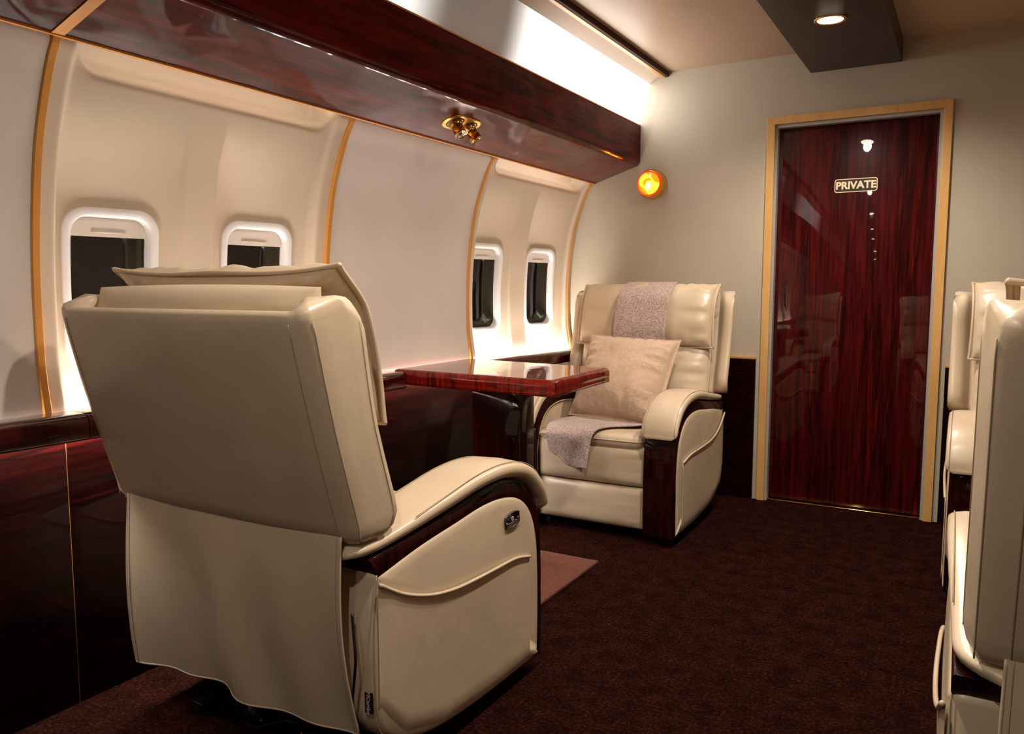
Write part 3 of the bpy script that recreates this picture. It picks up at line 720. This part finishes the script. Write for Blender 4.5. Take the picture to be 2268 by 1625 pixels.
    def half(q):
        A = []  # (outer point, inner point)
        Yr, Yf = yr(q), yf(q)
        def p(x, w, dy=0): return Vector((x, lerp(Yr, Yf, w) + dy, lerp(zb(w), ztp(w), q)))
        A.append((p(0, 0, .008), p(0, 0, -.055))); A.append((p(.16, 0, .007), p(.16, 0, -.055))); A.append((p(.28, 0, .003), p(.26, 0, -.055)))
        A.append((p(xr - .042, 0), p(.322, 0, -.055))); A.append((p(xr - .040, 0, -.0005), p(.340, 0, -.06)))
        A.append((p(xr - .022, .04), p(.349 * xf / .428, .52))); A.append((p(xr - .002, .10), p(.354 * xf / .428, .60))); A.append((p(xr + .001, .14), p(.360 * xf / .428, .66)))
        A.append((p(lerp(xr, xf, .35), .38), p(.368 * xf / .428, .76))); A.append((p(lerp(xr, xf, .70), .65), p(.376 * xf / .428, .86)))
        A.append((p(xf - .002, .85), p(.385 * xf / .428, .93))); A.append((p(xf - .003, .95), p(.396 * xf / .428, .985))); A.append((p(xf - .012, 1.0), p(.406 * xf / .428, 1.0)))
        return A
    secs = []
    for i, q in enumerate(qs):
        A = half(q); sh = {0: .55, 1: .25, 2: .0}.get(i, 0.0)
        if q > .94: sh = {.95: .03, .98: .10, 1.0: .30}[q]
        full = [(Vector((-a.x, a.y, a.z)), Vector((-b_.x, b_.y, b_.z))) for a, b_ in A[::-1]] + A[1:]
        outer = [lerp(a, (a + b_) / 2, sh) for a, b_ in full]; inner = [lerp(b_, (a + b_) / 2, sh) for a, b_ in full]
        secs.append([tuple(v) for v in outer + inner[::-1]])
    mb = MB(); mb.loft(secs, caps=False); n = len(secs[0]); V0 = len(secs) - 1
    m2 = n // 2
    for k0, flip in ((0, 1), (V0 * n, 0)):
        for k in range(m2 - 1):
            mb.f.append([k0 + k, k0 + k + 1, k0 + n - 2 - k, k0 + n - 1 - k]); mb.m.append(0); mb.sm.append(True)
    for sg in (-1, 1):
        for idx, rr_ in ((4, .0013), (7, .0013)):
            ln = [half(q)[idx][0] for q in qs[1:-2]]
            mb.tube([(sg * (v.x + (.0006 if idx == 7 else 0)), v.y + .0008, v.z) for v in ln], rr_, 1, n=6)
        mb.tube([(sg * (half(q)[10][0].x + .0003), half(q)[10][0].y, half(q)[10][0].z) for q in qs[2:-3]], .0010, 1, n=6)
    mb.build('backrest', [L, M['thread']], root)
    # ---- inner cushions
    mb = MB()
    def lb(s, t):
        z = lerp(.45, .84, (t + 1) / 2); y = lerp(.605, .700, (t + 1) / 2); return Vector((s * .335, y, z))
    cushion(mb, lb, .060, .05, power=3.2, wr=.016, seed=8.1, fsign=1, pipe=.003, nu=40, nv=34, seams=((-.36, .006), (.36, .006)))
    mb.build('back_cushion', L, root)
    mb = MB()
    hp = catmull([(0, .650, .800), (0, .655, .88), (0, .668, .96), (0, .690, 1.03 + head_dz * .3), (0, .718, 1.078 + head_dz * .7), (0, .750, 1.116 + head_dz)], 8)
    def hb(s, t):
        f_ = (t + 1) / 2 * (len(hp) - 1); i = min(int(f_), len(hp) - 2); p = lerp(hp[i], hp[i + 1], f_ - i)
        cr = .016 * (abs(s) ** 3 - .35) * sstep(.5, 1, (t + 1) / 2)
        return Vector((s * (.346 - .008 * (1 - t * t) * abs(s)), p.y + hdy * (1 - sstep(.6, 1, (t + 1) / 2)) + .012 * (1 - s * s) * 0, p.z + cr))
    cushion(mb, hb, .055, .040, power=3.2, wr=.014, seed=2.7, fsign=1, flange=.011, pipe=.005, nu=44, nv=34, seams=((-.40, .009), (-.36, .009), (.36, .009), (.40, .009)))
    mb.build('head_cushion', L, root)
    mb = MB()
    def rb(s, t): return Vector((s * .345, lerp(.800, .792, (t + 1) / 2), lerp(.93, 1.088, (t + 1) / 2) - .006 * s * s))
    cushion(mb, rb, .035, .048, power=3.0, wr=.004, seed=5.5, fsign=1, pipe=.0)
    mb.build('top_roll', L, root)
    # ---- rear apron
    mb = MB()
    def ap(u, v):    # u -1..1 across, v 0 top..1 bottom
        x = u * ((.352 if u < 0 else .333) + .010 * v); fold = v * (.014 * math.sin(u * 5.2 + 1.0 + v * 1.6) + .012 * math.sin(u * 11 + v * 3)) * (1 - .5 * abs(u))
        return Vector((x, .760 - .028 * v + .022 * math.sin(math.pi * v * .9) + fold, lerp(.586, .158, v) + v * .004 * math.sin(u * 4 + .6)))
    us, vs = lin(-1, 1, 50), lin(0, 1, 30)
    mb.grid(ap, us, vs); mb.grid(lambda u, v: ap(u, v) + Vector((0, -.003, 0)), us, vs)
    hem = [ap(-1, v) for v in vs] + [ap(u, 1) for u in us[1:]] + [ap(1, v) for v in vs[::-1][1:]]
    mb.tube([p + Vector((0, -.001, 0)) for p in hem], .0026, 0, n=6)
    mb.tube([ap(-.972, v) + Vector((0, .0006, 0)) for v in vs], .0009, 1, n=5); mb.tube([ap(.972, v) + Vector((0, .0006, 0)) for v in vs], .0009, 1, n=5)
    mb.build('rear_apron', [L, M['thread']], root, fixn=False)
    # ---- base
    mb = MB()
    for x in (-.24, .24): mb.box((x - .02, .08, .0), (x + .02, .66, .03), bev=.004); mb.box((x - .008, .12, .03), (x + .008, .60, .10), bev=.003)
    for y in (.16, .60): mb.box((-.24, y - .018, .006), (.24, y + .018, .036), bev=.004)
    mb.box((-.05, .30, .05), (.05, .66, .12), bev=.012); mb.tube([(0, .66, .085), (0, .70, .085)], .022, n=14)
    mb.tube([(-.16, .62, .05), (-.10, .68, .09), (-.02, .70, .06), (.06, .67, .04), (.14, .63, .09)], .003)
    base = mb.build('base', M['blackmetal'], root, label='black steel base')
    if rear:
        yq = .6205
        for k, (xx, kind) in enumerate(((-.085, 0), (-.11, 1), (-.135, 0), (-.165, 2), (-.19, 3))):
            mb = MB()
            if kind == 0: mb.add([(xx - .011, yq, .012), (xx + .011, yq, .012), (xx, yq, .030)], [[0, 1, 2]], 0)
            else: mb.disc((xx, yq, .021), (0, 1, 0), .0095 if kind < 3 else .005, 1 if kind == 1 else 2, 16)
            mb.build('warning_label', [M['orange'], M['blue'], M['ink']], base, fixn=False)
        mb = MB(); mb.box((.05, yq - .001, .016), (.085, yq, .024)); mb.build('motor_label', M['ink'], base)
        mb = MB(); mb.tube(catmull([(-.355, .735, .42), (-.366, .742, .37), (-.374, .748, .33), (-.366, .745, .28), (-.352, .735, .22), (-.34, .70, .15), (-.30, .68, .10)], 6), .0032, n=8); mb.build('power_cord', M['black'], root, label='thin black cord')
    if tagd:
        mb = MB(); mb.grid(lambda u, v: (-(AX1 - .003 - .019 * u) , .7155 + .003 * u, lerp(.205, .250, v)), [0, 1], [0, .5, 1]); mb.grid(lambda u, v: (-(AX1 - .003 - .019 * u), .7147 + .003 * u, lerp(.205, .250, v)), [0, 1], [0, .5, 1])
        tg = mb.build('label_tag', M['dark'], root, fixn=False, label='small dark maker tag')
        # text runs downward, read from behind the chair
        mtx = Matrix.Translation((-(AX1 - .0125), .7185, .2275)) @ Matrix.Rotation(R(180), 4, 'Z') @ Matrix.Rotation(R(90), 4, 'X') @ Matrix.Rotation(R(-90), 4, 'Z')
        text_mesh('MCombo', .0125, .0001, 'tag_lettering', M['ink'], tg, mtx)
    if usb:
        cy_, cz_ = .170, .478; tl = R(-4)
        def q(u, v, h):   # u along y, v up
            a, b_ = u * math.cos(tl) - v * math.sin(tl), u * math.sin(tl) + v * math.cos(tl)
            return (-(AX1 + .008 + h), cy_ + a, cz_ + b_)
        def barrel(s):
            out = []
            for k in range(13): u = lerp(-.036, .036, k / 12); out.append((u * s, (.0145 + .0065 * (1 - (u / .036) ** 2)) * s))
            for k in range(13): u = lerp(.036, -.036, k / 12); out.append((u * s, -(.0145 + .0065 * (1 - (u / .036) ** 2)) * s))
            return out
        mb = MB(); mb.loft([[q(u, v, h) for u, v in barrel(s)] for s, h in ((1.0, -.008), (1.0, .004), (.95, .006), (.88, .0045), (.86, .0035))])
        cp = mb.build('control_panel', M['dark'], root, label='dark usb and power button panel')
        for u in (-.017, .017): mb = MB(); mb.box(q(u - .004, -.001, .0034), q(u + .004, .004, .0042)); mb.build('socket', M['black'], cp)
        mb = MB()
        for u in (-.017, .017): mb.box(q(u - .006, -.0055, .0036), q(u + .006, -.0045, .0042))
        ringp = [(.0045 * math.sin(R(a)), .004 + .0055 * math.cos(R(a))) for a in range(30, 331, 15)]
        mb.tube([q(u, v, .0042) for u, v in ringp], .0008, n=5); mb.tube([q(0, .004, .0042), q(0, .010, .0042)], .0008, n=5)
        mb.box(q(-.006, -.0065, .0036), q(.006, -.0055, .0042))
        mb.disc(q(-.029, 0, .0042), (-1, 0, 0), .0022, 0, 12); mb.disc(q(.029, 0, .0042), (-1, 0, 0), .0022, 0, 12)
        mb.build('button_marks', M['ink'], cp, fixn=False)
    return root
near = recliner(-1.410, 1.925, R(179.6), 'cream leather recliner seen from behind in the left foreground', rear=True, tagd=True, head_dz=-.004, dyr=.018, xr=.388, xf=.404, dyf=-.020, hdy=-.028)
far = recliner(-1.410, 3.110, 0, 'cream leather recliner by the end wall holding a wool throw and a pillow', head_dz=-.032, usb=False)
nright = recliner(.388, 1.975, R(180.8), 'cream leather recliner seen from behind at the right edge of the photo', rear=True, usb=False, xr=.368, xf=.385, head_dz=-.04)
fright = recliner(.362, 3.030, 0, 'cream leather recliner partly hidden right of the private door, facing the camera', head_dz=-.028)

# ---------------------------------------------------------------- pillow
pl = empty('throw_pillow', (-1.38, 3.40, .47), label='beige linen pillow with flanged edges leaning on the far recliner', cat='pillow')
c00, c10, c11, c01 = [Vector(p) - Vector(pl.location) for p in ((-1.622, 3.38, .488), (-1.185, 3.34, .466), (-1.165, 3.58, .832), (-1.610, 3.60, .848))]
def pb(s, t):
    a = .065; S_ = s * (1 - a * (1 - t * t)); T_ = t * (1 - a * (1 - s * s)); u, v = (S_ + 1) / 2, (T_ + 1) / 2
    return lerp(lerp(c00, c10, u), lerp(c01, c11, u), v)
mb = MB(); cushion(mb, pb, .125, .06, power=2.2, wr=.024, seed=1.2, flange=.014, pipe=.0018, nu=40, nv=40); mb.build('pillow_cover', M['linen'], pl)

# ---------------------------------------------------------------- throw blanket
th = empty('throw_blanket', (-1.38, 3.5, .45), label='mottled grey-pink wool throw draped over the far recliner headrest and seat', cat='blanket')
stn = [ # left point, right point
    ((-1.55, 3.965, .95), (-1.29, 3.965, .95)), ((-1.55, 3.930, 1.05), (-1.29, 3.930, 1.05)), ((-1.535, 3.875, 1.104), (-1.27, 3.875, 1.102)), ((-1.525, 3.81, 1.096), (-1.262, 3.81, 1.095)),
    ((-1.530, 3.735, 1.048), (-1.262, 3.735, 1.048)), ((-1.537, 3.708, .98), (-1.266, 3.708, .98)), ((-1.54, 3.690, .90), (-1.27, 3.690, .90)), ((-1.54, 3.685, .81), (-1.27, 3.685, .81)),
    ((-1.54, 3.655, .74), (-1.27, 3.655, .74)), ((-1.55, 3.63, .60), (-1.27, 3.63, .60)), ((-1.56, 3.60, .50), (-1.26, 3.60, .50)), ((-1.57, 3.52, .474), (-1.245, 3.50, .474)),
    ((-1.60, 3.38, .475), (-1.235, 3.34, .470)), ((-1.618, 3.24, .478), (-1.330, 3.22, .474)), ((-1.612, 3.13, .476), (-1.362, 3.12, .474)), ((-1.598, 3.080, .458), (-1.372, 3.082, .458)),
    ((-1.590, 3.066, .42), (-1.378, 3.068, .42)), ((-1.580, 3.064, .385), (-1.382, 3.060, .37)), ((-1.572, 3.064, .366), (-1.388, 3.056, .305))]
def path(sel): return catmull([Vector(s[sel]) - Vector(th.location) for s in stn], 6)
LP, RP = path(0), path(1)
nn = len(LP)
def tf(i, u):
    i = int(i); a, b_ = LP[i], RP[i]; p = lerp(a, b_, u); d = (LP[min(i + 1, nn - 1)] - LP[max(i - 1, 0)]).normalized(); nrm = (b_ - a).normalized().cross(d)
    amp = .003 + .006 * sstep(.75, .95, i / nn)
    h = amp * (noise.noise(Vector((u * 5, i * .12, 3))) + .6 * math.sin(u * 14 + i * .1) * sstep(.85, 1, i / nn))
    if i > nn * .9: p = p + Vector((0, 0, -.045 * math.sin(math.pi * min(1, u * 1.15)) * sstep(.9, 1, i / nn) * (u)))
    return p + nrm * h
mb = MB(); us_ = lin(0, 1, 22)
mb.grid(lambda i, u: tf(i, u), list(range(nn)), us_)
bl = mb.build('throw_cloth', M['throw'], th, fixn=False)
so = bl.modifiers.new('thick', 'SOLIDIFY'); so.thickness = .010; so.offset = 0.0
mm = bl.modifiers.new('sub', 'SUBSURF'); mm.levels = 1; mm.render_levels = 1
